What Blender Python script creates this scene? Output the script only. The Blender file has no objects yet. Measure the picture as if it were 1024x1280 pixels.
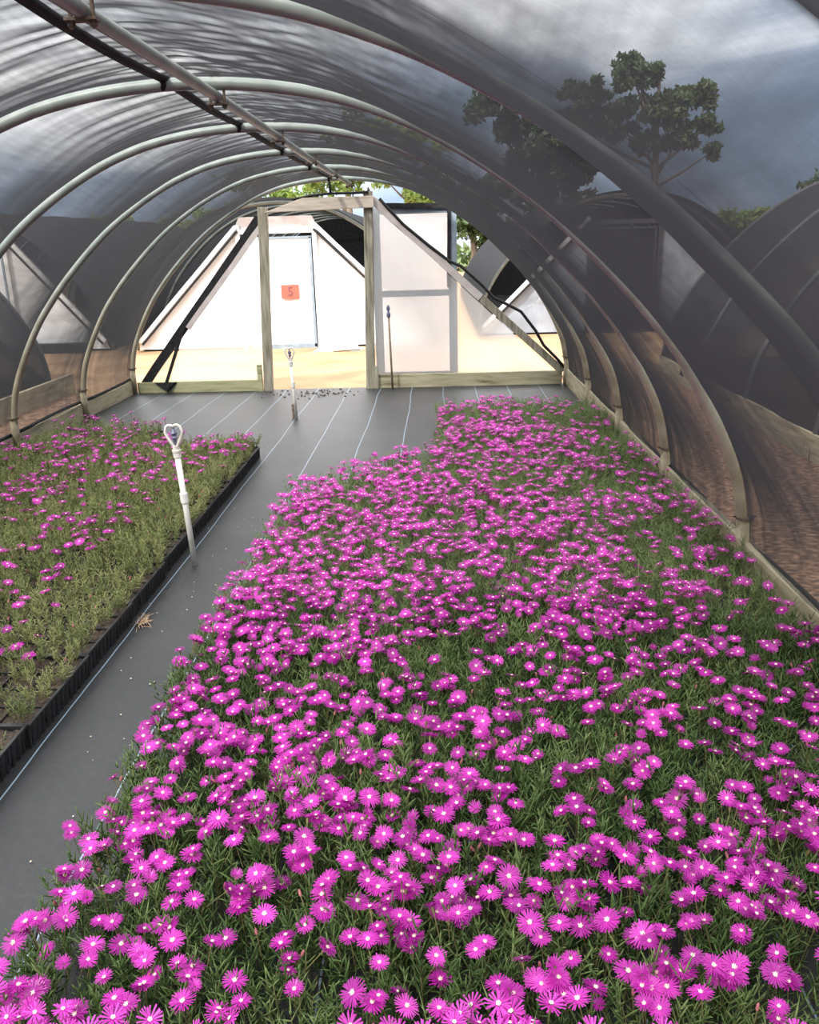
import bpy, math, random
import numpy as np
from mathutils import Vector, Matrix, Euler

random.seed(7); rng = np.random.default_rng(7)
scene = bpy.context.scene
COL = scene.collection
PI = math.pi
R = math.radians

# ------------------------------------------------------------------ camera
FPX, PITCH, YAW, ROLL, CAMH = 1053.76, R(17.857), R(2.168), R(1.685), 1.3625
def _dir(a, b, w):
    x = a*math.cos(ROLL) + b*math.sin(ROLL); u = -a*math.sin(ROLL) + b*math.cos(ROLL)
    y = w*math.cos(PITCH) + u*math.sin(PITCH); z = -w*math.sin(PITCH) + u*math.cos(PITCH)
    c, s = math.cos(YAW), math.sin(YAW)
    return Vector((x*c - y*s, x*s + y*c, z))
AX, AY, AF = _dir(1, 0, 0), _dir(0, 1, 0), _dir(0, 0, 1)
cam_data = bpy.data.cameras.new('camera'); cam = bpy.data.objects.new('camera', cam_data); COL.objects.link(cam)
m = Matrix((AX, AY, -AF)).transposed().to_4x4(); m.translation = (0, 0, CAMH)
cam.matrix_world = m
cam_data.sensor_fit = 'VERTICAL'; cam_data.sensor_height = 24.0
cam_data.lens = 24.0*FPX/1280.0; cam_data.clip_start = 0.02; cam_data.clip_end = 500
scene.camera = cam
def in_frame(p, margin=0):
    v = Vector(p) - Vector((0, 0, CAMH)); w = v.dot(AF)
    if w < 0.1: return False
    a = 512 + FPX*v.dot(AX)/w; b = 640 - FPX*v.dot(AY)/w
    return -margin < a < 1024 + margin and -margin < b < 1280 + margin

# ------------------------------------------------------------------ helpers
def link(o): COL.objects.link(o); return o
def tag(o, label=None, cat=None, group=None, kind=None):
    if label: o['label'] = label
    if cat: o['category'] = cat
    if group: o['group'] = group
    if kind: o['kind'] = kind
    return o
def thing(name, label, cat, loc=(0, 0, 0), rot=(0, 0, 0), group=None):
    o = link(bpy.data.objects.new(name, None)); o.location = loc; o.rotation_euler = rot
    o.empty_display_size = 0.05
    return tag(o, label, cat, group)

class MB:
    def __init__(s): s.v = []; s.f = []; s.mi = []; s.cur = 0
    def add(s, vs, fs):
        b = len(s.v); s.v.extend([tuple(p) for p in vs])
        for f in fs: s.f.append(tuple(b+i for i in f)); s.mi.append(s.cur)
        return s
    def box(s, x0, x1, y0, y1, z0, z1):
        v = [(x0,y0,z0),(x1,y0,z0),(x1,y1,z0),(x0,y1,z0),(x0,y0,z1),(x1,y0,z1),(x1,y1,z1),(x0,y1,z1)]
        return s.add(v, [(3,2,1,0),(4,5,6,7),(0,1,5,4),(1,2,6,5),(2,3,7,6),(3,0,4,7)])
    def beam(s, p0, p1, w, h, up=(0, 1, 0), n=1, jit=0.0):
        p0 = Vector(p0); p1 = Vector(p1); d = (p1-p0).normalized(); up = Vector(up)
        sx = d.cross(up).normalized(); uy = sx.cross(d).normalized()
        vs = []; fs = []
        for i in range(n+1):
            c = p0.lerp(p1, i/n)
            if 0 < i < n: c = c + Vector((random.uniform(-jit, jit), random.uniform(-jit, jit), random.uniform(-jit, jit)))
            for a, b in ((-1,-1),(1,-1),(1,1),(-1,1)): vs.append(c + sx*(a*w/2) + uy*(b*h/2))
        for i in range(n):
            for j in range(4): fs.append((i*4+j, i*4+(j+1)%4, i*4+4+(j+1)%4, i*4+4+j))
        fs.append((3,2,1,0)); k = n*4; fs.append((k,k+1,k+2,k+3))
        return s.add(vs, fs)
    def tube(s, pts, r, n=10, cap=True):
        pts = [Vector(p) for p in pts]; N = len(pts)
        rr = r if isinstance(r, (list, tuple)) else [r]*N
        vs = []; fs = []; prev = None
        for i, p in enumerate(pts):
            t = (pts[min(i+1, N-1)] - pts[max(i-1, 0)]).normalized()
            if prev is None:
                a = Vector((0, 0, 1)) if abs(t.z) < .9 else Vector((1, 0, 0)); prev = t.cross(a).normalized()
            u = (prev - t*prev.dot(t)).normalized(); w = t.cross(u); prev = u
            for k in range(n):
                an = 2*PI*k/n; vs.append(p + (u*math.cos(an) + w*math.sin(an))*rr[i])
        for i in range(N-1):
            for k in range(n): fs.append((i*n+k, i*n+(k+1)%n, (i+1)*n+(k+1)%n, (i+1)*n+k))
        if cap: fs.append(tuple(range(n-1, -1, -1))); fs.append(tuple(range((N-1)*n, N*n)))
        return s.add(vs, fs)
    def lathe(s, prof, n=14, c=(0, 0, 0)):
        vs = []; fs = []
        for (r, z) in prof:
            for k in range(n): vs.append((c[0]+r*math.cos(2*PI*k/n), c[1]+r*math.sin(2*PI*k/n), c[2]+z))
        for i in range(len(prof)-1):
            for k in range(n): fs.append((i*n+k, i*n+(k+1)%n, (i+1)*n+(k+1)%n, (i+1)*n+k))
        fs.append(tuple(range(n-1, -1, -1))); fs.append(tuple(range((len(prof)-1)*n, len(prof)*n)))
        return s.add(vs, fs)
    def prism(s, poly, y0, y1):          # polygon in xz, extruded along y
        n = len(poly); vs = [(x, y0, z) for x, z in poly] + [(x, y1, z) for x, z in poly]
        fs = [tuple(range(n)), tuple(range(2*n-1, n-1, -1))] + [(i, (i+1) % n + 0, (i+1) % n + n, i+n) for i in range(n)]
        fs = [f if k < 2 else f[::-1] for k, f in enumerate(fs)]
        return s.add(vs, fs)
    def build(s, name, mats, parent=None, smooth=False, bevel=0):
        me = bpy.data.meshes.new(name); me.from_pydata(s.v, [], s.f); me.update()
        mats = mats if isinstance(mats, (list, tuple)) else [mats]
        for q in mats: me.materials.append(q)
        if len(mats) > 1: me.polygons.foreach_set('material_index', s.mi)
        if smooth: me.polygons.foreach_set('use_smooth', [True]*len(me.polygons))
        o = link(bpy.data.objects.new(name, me))
        if parent is not None: o.parent = parent
        if bevel:
            b = o.modifiers.new('bevel', 'BEVEL'); b.width = bevel; b.segments = 2; b.limit_method = 'ANGLE'
        return o

def np_mesh(name, V, Q, T, mats, mq=None, mt=None, smooth=False, parent=None):
    """mesh from numpy arrays of quads Q and triangles T"""
    me = bpy.data.meshes.new(name)
    nq, nt = len(Q), len(T)
    me.vertices.add(len(V)); me.vertices.foreach_set('co', np.asarray(V, np.float32).ravel())
    me.loops.add(nq*4 + nt*3)
    li = np.concatenate([np.asarray(Q, np.int32).ravel(), np.asarray(T, np.int32).ravel()])
    me.loops.foreach_set('vertex_index', li)
    me.polygons.add(nq + nt)
    st = np.concatenate([np.arange(nq)*4, nq*4 + np.arange(nt)*3]).astype(np.int32)
    me.polygons.foreach_set('loop_start', st)
    if mq is not None:
        me.polygons.foreach_set('material_index', np.concatenate([mq, mt]).astype(np.int32))
    if smooth: me.polygons.foreach_set('use_smooth', np.ones(nq+nt, bool))
    for q in (mats if isinstance(mats, (list, tuple)) else [mats]): me.materials.append(q)
    me.update(calc_edges=True); me.validate()
    o = link(bpy.data.objects.new(name, me))
    if parent is not None: o.parent = parent
    return o

# ------------------------------------------------------------------ materials
class NT:
    def __init__(s, name):
        s.m = bpy.data.materials.new(name); s.m.use_nodes = True; s.t = s.m.node_tree; s.t.nodes.clear()
        s.out = s.n('ShaderNodeOutputMaterial')
    def n(s, typ, **kw):
        o = s.t.nodes.new(typ)
        for k, v in kw.items(): setattr(o, k, v)
        return o
    def l(s, a, b): s.t.links.new(a, b)
    def math(s, op, a, b=None):
        q = s.n('ShaderNodeMath', operation=op)
        for i, x in enumerate((a, b)):
            if x is None: continue
            if hasattr(x, 'is_linked'): s.l(x, q.inputs[i])
            else: q.inputs[i].default_value = x
        return q.outputs[0]
    def noise(s, scale, detail=3, stretch=None, coord='Object', rough=.5):
        tc = s.n('ShaderNodeTexCoord'); src = tc.outputs[coord]
        if stretch:
            mp = s.n('ShaderNodeMapping'); mp.inputs['Scale'].default_value = stretch; s.l(src, mp.inputs[0]); src = mp.outputs[0]
        q = s.n('ShaderNodeTexNoise'); q.inputs['Scale'].default_value = scale; q.inputs['Detail'].default_value = detail
        q.inputs['Roughness'].default_value = rough
        s.l(src, q.inputs['Vector']); return q.outputs['Fac']
    def ramp(s, fac, stops):
        q = s.n('ShaderNodeValToRGB'); e = q.color_ramp.elements
        while len(e) > 1: e.remove(e[0])
        e[0].position = stops[0][0]; e[0].color = (*stops[0][1], 1)
        for p, c in stops[1:]:
            k = e.new(p); k.color = (*c, 1)
        s.l(fac, q.inputs[0]); return q.outputs[0]
    def mix(s, fac, a, b):
        q = s.n('ShaderNodeMixShader')
        if hasattr(fac, 'is_linked'): s.l(fac, q.inputs[0])
        else: q.inputs[0].default_value = fac
        s.l(a, q.inputs[1]); s.l(b, q.inputs[2]); return q.outputs[0]
    def bsdf(s, typ, color, **kw):
        q = s.n(typ)
        if hasattr(color, 'is_linked'): s.l(color, q.inputs['Color'])
        else: q.inputs['Color'].default_value = (*color, 1)
        for k, v in kw.items(): q.inputs[k].default_value = v
        return q.outputs[0]
    def done(s, sh): s.l(sh, s.out.inputs[0]); return s.m

def principled(name, stops, scale=8, stretch=None, rough=.6, metal=0, spec=.5, detail=4, bump=0, coord='Object'):
    t = NT(name); f = t.noise(scale, detail, stretch, coord)
    p = t.n('ShaderNodeBsdfPrincipled')
    c = t.ramp(f, stops) if len(stops) > 1 else None
    if c: t.l(c, p.inputs['Base Color'])
    else: p.inputs['Base Color'].default_value = (*stops[0][1], 1)
    p.inputs['Roughness'].default_value = rough; p.inputs['Metallic'].default_value = metal
    p.inputs['Specular IOR Level'].default_value = spec
    if bump:
        b = t.n('ShaderNodeBump'); b.inputs['Strength'].default_value = bump; b.inputs['Distance'].default_value = .01
        t.l(f, b.inputs['Height']); t.l(b.outputs[0], p.inputs['Normal'])
    return t.done(p.outputs[0])

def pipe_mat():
    """galvanised hoop pipe, with the sunlight on its lower part put into the colour as tan"""
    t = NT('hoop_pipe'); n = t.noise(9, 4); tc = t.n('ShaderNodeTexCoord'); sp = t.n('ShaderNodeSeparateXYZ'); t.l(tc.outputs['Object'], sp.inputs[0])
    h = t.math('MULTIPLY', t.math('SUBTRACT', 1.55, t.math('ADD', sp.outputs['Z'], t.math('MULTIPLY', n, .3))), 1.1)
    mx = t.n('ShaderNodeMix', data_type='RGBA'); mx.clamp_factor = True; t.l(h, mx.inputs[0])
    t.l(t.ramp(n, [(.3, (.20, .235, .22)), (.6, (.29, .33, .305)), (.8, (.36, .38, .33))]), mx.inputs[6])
    t.l(t.ramp(n, [(.3, (.27, .235, .16)), (.6, (.39, .35, .25)), (.8, (.46, .42, .31))]), mx.inputs[7])  # warm sunlit tone of the lower pipe, painted into the base colour
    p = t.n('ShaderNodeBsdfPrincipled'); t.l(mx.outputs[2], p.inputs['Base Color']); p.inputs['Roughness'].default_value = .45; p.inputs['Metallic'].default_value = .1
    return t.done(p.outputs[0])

def cloth_mat(name, k, lines=False):
    """woven shade net: the share of light that passes falls as exp(-k/cos) with the thread cover met along the ray"""
    t = NT(name)
    lw = t.n('ShaderNodeLayerWeight'); lw.inputs['Blend'].default_value = .5
    cosv = t.math('MAXIMUM', t.math('SUBTRACT', 1.0, lw.outputs['Facing']), .02)
    n1 = t.noise(7, 3, (6, .6, 2)); n2 = t.noise(60, 2, (1, 4, 1))
    kk = t.math('MULTIPLY', t.math('ADD', t.math('ADD', t.math('MULTIPLY', n1, .35), t.math('MULTIPLY', n2, .16)), .745), k)
    if lines:
        tc = t.n('ShaderNodeTexCoord'); sp = t.n('ShaderNodeSeparateXYZ'); t.l(tc.outputs['Object'], sp.inputs[0])
        for yy in (1.36, 1.72):
            d = t.math('ABSOLUTE', t.math('SUBTRACT', sp.outputs['Y'], yy))
            kk = t.math('ADD', kk, t.math('MULTIPLY', t.math('LESS_THAN', d, .0016), .35))
    T = t.math('EXPONENT', t.math('MULTIPLY', t.math('DIVIDE', kk, cosv), -1.0))
    dif = t.bsdf('ShaderNodeBsdfDiffuse', (.036, .037, .040)); trl = t.bsdf('ShaderNodeBsdfTranslucent', (.030, .031, .034))
    body = t.mix(.4, dif, trl)
    gl = t.n('ShaderNodeBsdfGlossy'); gl.inputs['Color'].default_value = (.5, .5, .52, 1); gl.inputs['Roughness'].default_value = .55
    body = t.mix(.04, body, gl.outputs[0])
    tr = t.bsdf('ShaderNodeBsdfTransparent', (1, 1, 1))
    return t.done(t.mix(T, body, tr))

def film_mat(name, col, clear, rough=.3):
    t = NT(name)
    rf = t.n('ShaderNodeBsdfRefraction'); rf.inputs['IOR'].default_value = 1.12; rf.inputs['Roughness'].default_value = rough
    rf.inputs['Color'].default_value = (*col, 1)
    n = t.noise(3, 3)
    tl = t.bsdf('ShaderNodeBsdfTranslucent', t.ramp(n, [(.3, tuple(c*.93 for c in col)), (.7, col)]))
    df = t.bsdf('ShaderNodeBsdfDiffuse', col)
    tp = t.bsdf('ShaderNodeBsdfTransparent', col)
    return t.done(t.mix(clear, t.mix(.35, tl, df), t.mix(.45, rf.outputs[0], tp)))

def leaf_mat(name, a, b, c, trans=.3):
    t = NT(name)
    oi = t.n('ShaderNodeObjectInfo'); n = t.noise(22, 2)
    f = t.math('ADD', t.math('MULTIPLY', n, .75), t.math('MULTIPLY', oi.outputs['Random'], .25))
    col = t.ramp(f, [(.3, a), (.5, b), (.72, c)])
    d = t.n('ShaderNodeBsdfPrincipled'); t.l(col, d.inputs['Base Color']); d.inputs['Roughness'].default_value = .45
    d.inputs['Specular IOR Level'].default_value = .4
    tr = t.n('ShaderNodeBsdfTranslucent'); t.l(col, tr.inputs['Color'])
    return t.done(t.mix(trans, d.outputs[0], tr.outputs[0]))

M = {}
M['galv'] = principled('galvanised_pipe', [(.3, (.17, .19, .175)), (.6, (.25, .275, .25)), (.8, (.33, .34, .29))], 9, (1, 1, 1), rough=.45, metal=.15, bump=.05)
M['pipe_dark'] = principled('dark_pipe', [(.3, (.035, .036, .038)), (.7, (.06, .062, .065))], 9, rough=.5)
M['galv_old_sunlit'] = principled('weathered_sunlit_pipe', [(.3, (.26, .21, .13)), (.6, (.40, .35, .24)), (.8, (.46, .42, .30))], 14, rough=.6, metal=.2, bump=.1)  # weathered sleeve steel, with warm sunlight put into its tan colour
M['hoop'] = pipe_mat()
M['rust'] = principled('rusty_steel', [(.35, (.07, .05, .04)), (.6, (.17, .125, .09)), (.8, (.32, .28, .24))], 60, rough=.7)
M['wood'] = principled('weathered_post', [(.25, (.13, .115, .085)), (.5, (.30, .275, .21)), (.75, (.42, .40, .33))], 5, (9, 9, .8), rough=.85, bump=.3)
M['wood_h'] = principled('pale_plank', [(.25, (.40, .34, .27)), (.5, (.58, .50, .42)), (.75, (.68, .60, .52))], 5, (.9, 9, 9), rough=.85, bump=.2)
M['board'] = principled('treated_board', [(.22, (.10, .085, .045)), (.42, (.34, .31, .20)), (.75, (.50, .46, .33))], 4, (.8, 6, 7), rough=.85, bump=.2)
M['board_y'] = principled('treated_side_board', [(.22, (.13, .11, .06)), (.42, (.34, .30, .20)), (.75, (.48, .42, .29))], 4, (6, .8, 7), rough=.85, bump=.2)
M['board_g'] = principled('mossy_board', [(.25, (.20, .19, .10)), (.5, (.40, .40, .23)), (.8, (.52, .50, .32))], 4, (.8, 6, 7), rough=.85, bump=.2)
M['black'] = principled('black_plastic', [(.3, (.010, .010, .011)), (.7, (.022, .022, .024))], 20, rough=.42, spec=.45)
M['blackcloth'] = principled('black_hem', [(.3, (.012, .012, .014)), (.7, (.03, .03, .033))], 30, rough=.8, spec=.2)
M['cloth'] = cloth_mat('shade_net', .66, True)
M['cloth_out'] = cloth_mat('shade_net_neighbour', 1.2)
M['film'] = film_mat('clear_film', (.96, .96, .96), .66, .34)
M['film_door'] = film_mat('milky_film', (.95, .94, .94), .45, .4)
M['hem_film'] = principled('folded_film', [(.3, (.50, .44, .42)), (.7, (.66, .60, .58))], 9, rough=.4)
M['white'] = principled('white_sheet', [(.3, (.74, .75, .77)), (.7, (.86, .86, .86))], 2.5, rough=.55, bump=.25)
M['greyfilm'] = principled('bluish_grey_film', [(.3, (.20, .225, .26)), (.55, (.27, .295, .335)), (.75, (.35, .37, .41))], 5, (1, 1, .5), rough=.5, bump=.25)  # darker, bluer film for the end wall of the right-hand tunnel
M['white_trim'] = principled('white_batten', [(.3, (.55, .55, .54)), (.7, (.78, .78, .77))], 12, rough=.6)
M['bluegrey'] = principled('painted_frame', [(.3, (.17, .22, .27)), (.7, (.26, .31, .36))], 10, rough=.6)
M['pvc'] = principled('white_pvc', [(.25, (.58, .54, .46)), (.5, (.78, .76, .70)), (.8, (.84, .83, .79))], 12, rough=.4)
M['nozzle'] = principled('slate_nozzle', [(.3, (.05, .06, .12)), (.7, (.16, .17, .27))], 60, rough=.4)
M['rod'] = principled('brown_rod', [(.3, (.16, .11, .07)), (.7, (.30, .24, .17))], 25, rough=.7)
M['soil'] = principled('potting_mix', [(.3, (.012, .009, .007)), (.55, (.05, .035, .025)), (.75, (.13, .09, .065))], 130, rough=.95, bump=.6)
M['straw'] = principled('dry_straw', [(.3, (.35, .22, .13)), (.7, (.55, .40, .27))], 40, rough=.9)
M['sand'] = principled('sandy_ground', [(.25, (.24, .132, .066)), (.5, (.33, .195, .100)), (.75, (.40, .255, .140))], 1.6, rough=.95, detail=8)
M['mulch'] = principled('mulch_ground', [(.28, (.045, .026, .017)), (.48, (.19, .105, .065)), (.62, (.34, .20, .125)), (.78, (.48, .32, .21))], 26, (1, 1.6, 1), rough=.95, detail=6, bump=.8)
M['sign'] = principled('orange_sign', [(.3, (.62, .080, .055)), (.7, (.70, .11, .075))], 6, rough=.6)
M['signnum'] = principled('faded_numeral', [(.3, (.07, .05, .06)), (.7, (.12, .07, .08))], 30, rough=.6)
M['leaf'] = leaf_mat('iceplant_leaf', (.048, .095, .028), (.100, .170, .050), (.23, .30, .11))
M['leaf_pale'] = leaf_mat('iceplant_leaf_pale', (.15, .19, .065), (.25, .29, .105), (.40, .41, .18))
M['stem'] = leaf_mat('iceplant_stem', (.16, .13, .06), (.22, .2, .08), (.3, .26, .12))
M['tree'] = leaf_mat('tree_leaf', (.03, .055, .018), (.075, .115, .04), (.14, .19, .07), .25)
M['tree_pale'] = leaf_mat('tree_leaf_light', (.10, .16, .03), (.20, .28, .06), (.34, .42, .12), .35)  # foliage of the paler, yellow-green trees
M['bark'] = principled('bark', [(.3, (.10, .075, .055)), (.7, (.25, .20, .155))], 6, (6, 6, .8), rough=.95)
def petal_mat():
    t = NT('magenta_petal'); oi = t.n('ShaderNodeObjectInfo'); n = t.noise(35, 2)
    f = t.math('ADD', t.math('MULTIPLY', n, .5), t.math('MULTIPLY', oi.outputs['Random'], .5))
    col = t.ramp(f, [(.2, (.34, .014, .27)), (.5, (.58, .030, .45)), (.8, (.76, .080, .60))])
    d = t.bsdf('ShaderNodeBsdfDiffuse', col); tr = t.bsdf('ShaderNodeBsdfTranslucent', col)
    gl = t.n('ShaderNodeBsdfGlossy'); gl.inputs['Roughness'].default_value = .35
    return t.done(t.mix(.035, t.mix(.35, d, tr), gl.outputs[0]))
M['petal'] = petal_mat()
M['eye'] = principled('pale_flower_eye', [(.35, (.80, .62, .42)), (.6, (.92, .80, .74))], 300, rough=.6)
M['bud'] = principled('rosy_bud', [(.3, (.30, .07, .10)), (.7, (.45, .16, .16))], 40, rough=.6)

def mat_fabric():
    """woven weed mat with marker threads every 305 mm"""
    t = NT('weed_mat'); tc = t.n('ShaderNodeTexCoord'); sp = t.n('ShaderNodeSeparateXYZ'); t.l(tc.outputs['Object'], sp.inputs[0])
    wob = t.noise(1.2, 1); wob2 = t.noise(6, 1)
    x = t.math('ADD', sp.outputs['X'], t.math('ADD', t.math('MULTIPLY', t.math('SUBTRACT', wob, .5), .03), t.math('MULTIPLY', t.math('SUBTRACT', wob2, .5), .004)))
    x = t.math('DIVIDE', t.math('ADD', x, 1.165+.305*20), .305)
    fr = t.math('ABSOLUTE', t.math('SUBTRACT', t.math('FRACT', t.math('ADD', x, .5)), .5))
    ln = t.math('LESS_THAN', fr, .0022/.305)
    blot = t.noise(2.2, 6, None, 'Object', .6); fine = t.noise(45, 3)
    base = t.ramp(t.math('ADD', t.math('MULTIPLY', blot, .6), t.math('MULTIPLY', fine, .4)), [(.3, (.014, .015, .0165)), (.55, (.024, .0255, .0275)), (.75, (.048, .046, .044))])
    mx = t.n('ShaderNodeMix', data_type='RGBA'); t.l(ln, mx.inputs[0]); t.l(base, mx.inputs[6])
    mx.inputs[7].default_value = (.24, .33, .42, 1)
    p = t.n('ShaderNodeBsdfPrincipled'); t.l(mx.outputs[2], p.inputs['Base Color']); p.inputs['Roughness'].default_value = .46
    p.inputs['Specular IOR Level'].default_value = .5
    wv = t.noise(320, 1); b = t.n('ShaderNodeBump'); b.inputs['Strength'].default_value = .25; b.inputs['Distance'].default_value = .004
    t.l(wv, b.inputs['Height']); t.l(b.outputs[0], p.inputs['Normal'])
    return t.done(p.outputs[0])
M['mat'] = mat_fabric()

# ------------------------------------------------------------------ world and sun
w = bpy.data.worlds.new('storm_sky'); scene.world = w; w.use_nodes = True
nt = w.node_tree; nt.nodes.clear()
wo = nt.nodes.new('ShaderNodeOutputWorld'); bg = nt.nodes.new('ShaderNodeBackground'); tc = nt.nodes.new('ShaderNodeTexCoord')
def wmath(op, a, b=None, cl=False):
    q = nt.nodes.new('ShaderNodeMath'); q.operation = op; q.use_clamp = cl
    for i, x in enumerate((a, b)):
        if x is None: continue
        if hasattr(x, 'is_linked'): nt.links.new(x, q.inputs[i])
        else: q.inputs[i].default_value = x
    return q.outputs[0]
mp = nt.nodes.new('ShaderNodeMapping'); mp.inputs['Scale'].default_value = (1.0, 1.0, 3.2); mp.inputs['Location'].default_value = (.35, .2, .1)
nt.links.new(tc.outputs['Generated'], mp.inputs[0])
ns = nt.nodes.new('ShaderNodeTexNoise'); ns.inputs['Scale'].default_value = 2.6; ns.inputs['Detail'].default_value = 7
ns.inputs['Roughness'].default_value = .52; ns.inputs['Distortion'].default_value = .35
nt.links.new(mp.outputs[0], ns.inputs['Vector'])
sp = nt.nodes.new('ShaderNodeSeparateXYZ'); nt.links.new(tc.outputs['Generated'], sp.inputs[0])
# cloud cover thins out and brightens overhead and toward the west (-x)
lift = wmath('ADD', wmath('ADD', wmath('MULTIPLY', sp.outputs['Z'], .95), -.07), wmath('MULTIPLY', sp.outputs['X'], -.30))
fac = wmath('ADD', ns.outputs['Fac'], lift)
rp = nt.nodes.new('ShaderNodeValToRGB'); e = rp.color_ramp.elements
e[0].position = .30; e[0].color = (.19, .255, .355, 1); e[1].position = .86; e[1].color = (2.6, 2.6, 2.6, 1)
for p_, c_ in ((.44, (.27, .355, .48)), (.55, (.52, .61, .76)), (.68, (1.25, 1.3, 1.37))):
    k = e.new(p_); k.color = (*c_, 1)
nt.links.new(fac, rp.inputs[0]); nt.links.new(rp.outputs[0], bg.inputs[0]); bg.inputs[1].default_value = 1.9
nt.links.new(bg.outputs[0], wo.inputs[0])

sun = bpy.data.lights.new('sun', 'SUN'); sun.energy = 4.8; sun.angle = R(4.0); sun.color = (1.0, .955, .88)
so = link(bpy.data.objects.new('sun', sun)); so.location = (-5, -8, 10)
so.rotation_euler = Vector((.42, .62, -.80)).to_track_quat('-Z', 'Y').to_euler()

# ------------------------------------------------------------------ tunnel geometry
D0, SP, CX = 2.084, 1.22, -.87
HOOPY = [D0 + SP*k for k in range(6)]
PROF = [(0, 1.915), (.27, 1.900), (.53, 1.854), (.74, 1.785), (.92, 1.70), (1.13, 1.572), (1.33, 1.420), (1.576, 1.185), (1.73, 1.010), (1.84, .862), (1.96, .655), (2.06, .430), (2.105, .20), (2.115, 0)]
def catmull(P, per=6):
    P = [np.array(p, float) for p in P]; P = [2*P[0]-P[1]] + P + [2*P[-1]-P[-2]]
    P[0] = np.array([-P[2][0], P[2][1]])
    out = []
    for i in range(1, len(P)-2):
        for j in range(per):
            t = j/per; a, b, c, d = P[i-1], P[i], P[i+1], P[i+2]
            out.append(.5*((2*b) + (-a+c)*t + (2*a-5*b+4*c-d)*t*t + (-a+3*b-3*c+d)*t**3))
    out.append(P[-2]); return np.array(out)
HALF = catmull(PROF)                                   # apex -> ground, (u, z)
seg = np.linalg.norm(np.diff(HALF, axis=0), axis=1); ARC = np.concatenate([[0], np.cumsum(seg)]); ALEN = ARC[-1]
def prof_at(s):
    """signed arc length from the apex -> (u, z, normal_u, normal_z)"""
    a = np.abs(s); u = np.interp(a, ARC, HALF[:, 0]); z = np.interp(a, ARC, HALF[:, 1])
    u2 = np.interp(a+.02, ARC, HALF[:, 0]); z2 = np.interp(a+.02, ARC, HALF[:, 1]); u1 = np.interp(np.maximum(a-.02, 0), ARC, HALF[:, 0]); z1 = np.interp(np.maximum(a-.02, 0), ARC, HALF[:, 1])
    tu, tz = u2-u1, z2-z1; L = np.hypot(tu, tz)+1e-9
    sg = np.where(s < 0, -1, 1)
    return u*sg, z, -tz/L*sg, tu/L

# ---- ground, mat
mb = MB(); mb.box(-40, 40, -8, 60, -.30, -.035); tag(mb.build('ground', M['sand']), kind='structure')
mb = MB(); mb.box(1.285, 2.36, -4, 8.75, -.2, -.005); tag(mb.build('path', M['mulch']), 'strip of brown leaf mulch between the two shade tunnels on the right', kind='structure')
mb = MB(); mb.box(-3.75, -3.04, -4, 8.25, -.2, -.02); tag(mb.build('path', M['mulch']), 'strip of brown leaf mulch beyond the left base board', kind='structure')
nx, ny = 60, 140
X, Y = np.meshgrid(np.linspace(-2.99, 1.24, nx), np.linspace(-2.5, 8.26, ny))
Z = .0015*np.sin(X*7+Y*2)*np.sin(Y*3.1) - .002
idx = np.arange(nx*ny).reshape(ny, nx)
Q = np.stack([idx[:-1, :-1], idx[:-1, 1:], idx[1:, 1:], idx[1:, :-1]], -1).reshape(-1, 4)
tag(np_mesh('floor', np.stack([X, Y, Z], -1).reshape(-1, 3), Q, np.zeros((0, 3), int), M['mat'], smooth=True), 'grey woven weed mat with blue marker threads covering the tunnel floor', kind='structure')

# ---- hoops
HL = ['nearest steel hoop, crossing the top right corner over the walkway', 'second steel hoop from the camera, its foot beside the pink flower bed',
      'third steel hoop from the camera arching over the flower beds', 'fourth steel hoop from the camera, its left foot behind the sparse bed',
      'fifth steel hoop from the camera, next to last before the end wall', 'last steel hoop standing against the end wall with the doorway']
CLAMPX = -.77
for k, y in enumerate(HOOPY):
    h = thing('hoop', HL[k], 'hoop', (CX, y, 0), group='steel hoops of the tunnel')
    uw = 1.055 if k == 0 else 1.0
    s = np.linspace(-ALEN, ALEN, 121); u, z, _, _ = prof_at(s)
    pts = [(a*uw, random.uniform(-.001, .001), b) for a, b in zip(u, z)]
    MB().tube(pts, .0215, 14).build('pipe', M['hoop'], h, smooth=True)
    for sg in (-1, 1):
        zs = .25 + random.uniform(-.01, .01)
        sl = MB().lathe([(.029, -.03), (.029, zs)], 16, (sg*2.112*uw, 0, 0)).build('ground_sleeve', M['galv_old_sunlit'], h, smooth=False)
        for p in sl.data.polygons: p.use_smooth = len(p.vertices) == 4
        MB().lathe([(.030, 0), (.036, .002), (.036, .012), (.030, .014)], 16, (sg*2.112*uw, 0, zs-.008)).tube([(sg*2.112*uw-.045, 0, zs+.004), (sg*2.112*uw+.045, 0, zs+.004)], .005, 8).build('collar', M['rust'], sl)
    c = MB(); cx = CLAMPX-CX; zt = float(np.interp(cx, HALF[:, 0], HALF[:, 1]))
    c.tube([(cx-.024, 0, zt-.02), (cx-.026, 0, zt+.012), (cx-.012, 0, zt+.030), (cx+.012, 0, zt+.030), (cx+.026, 0, zt+.012), (cx+.026, 0, zt-.02), (cx+.025, 0, zt-.085)], .005, 8)
    c.tube([(cx-.025, 0, zt-.01), (cx-.025, 0, zt-.085)], .005, 8)
    c.box(cx-.036, cx+.036, -.016, .016, zt-.070, zt-.064)
    for q in (-.025, .025): c.lathe([(.009, 0), (.009, .010)], 6, (cx+q, 0, zt-.080))
    c.build('purlin_clamp', M['rust'], h)

r = thing('ridge_pipe', 'long grey steel purlin pipe running under the tops of the hoops', 'pipe', (CLAMPX, 0, 1.866))
pts = [(0, y, -.004*math.sin(y*1.3)) for y in np.linspace(-1.6, 8.22, 40)]
MB().tube(pts, .0185, 14).build('pipe_body', M['galv'], r, smooth=True)
MB().tube([(0, 8.20, 0), (0, 8.235, 0)], [.0215, .0215], 14).build('end_plug', M['white_trim'], r, smooth=False)

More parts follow.
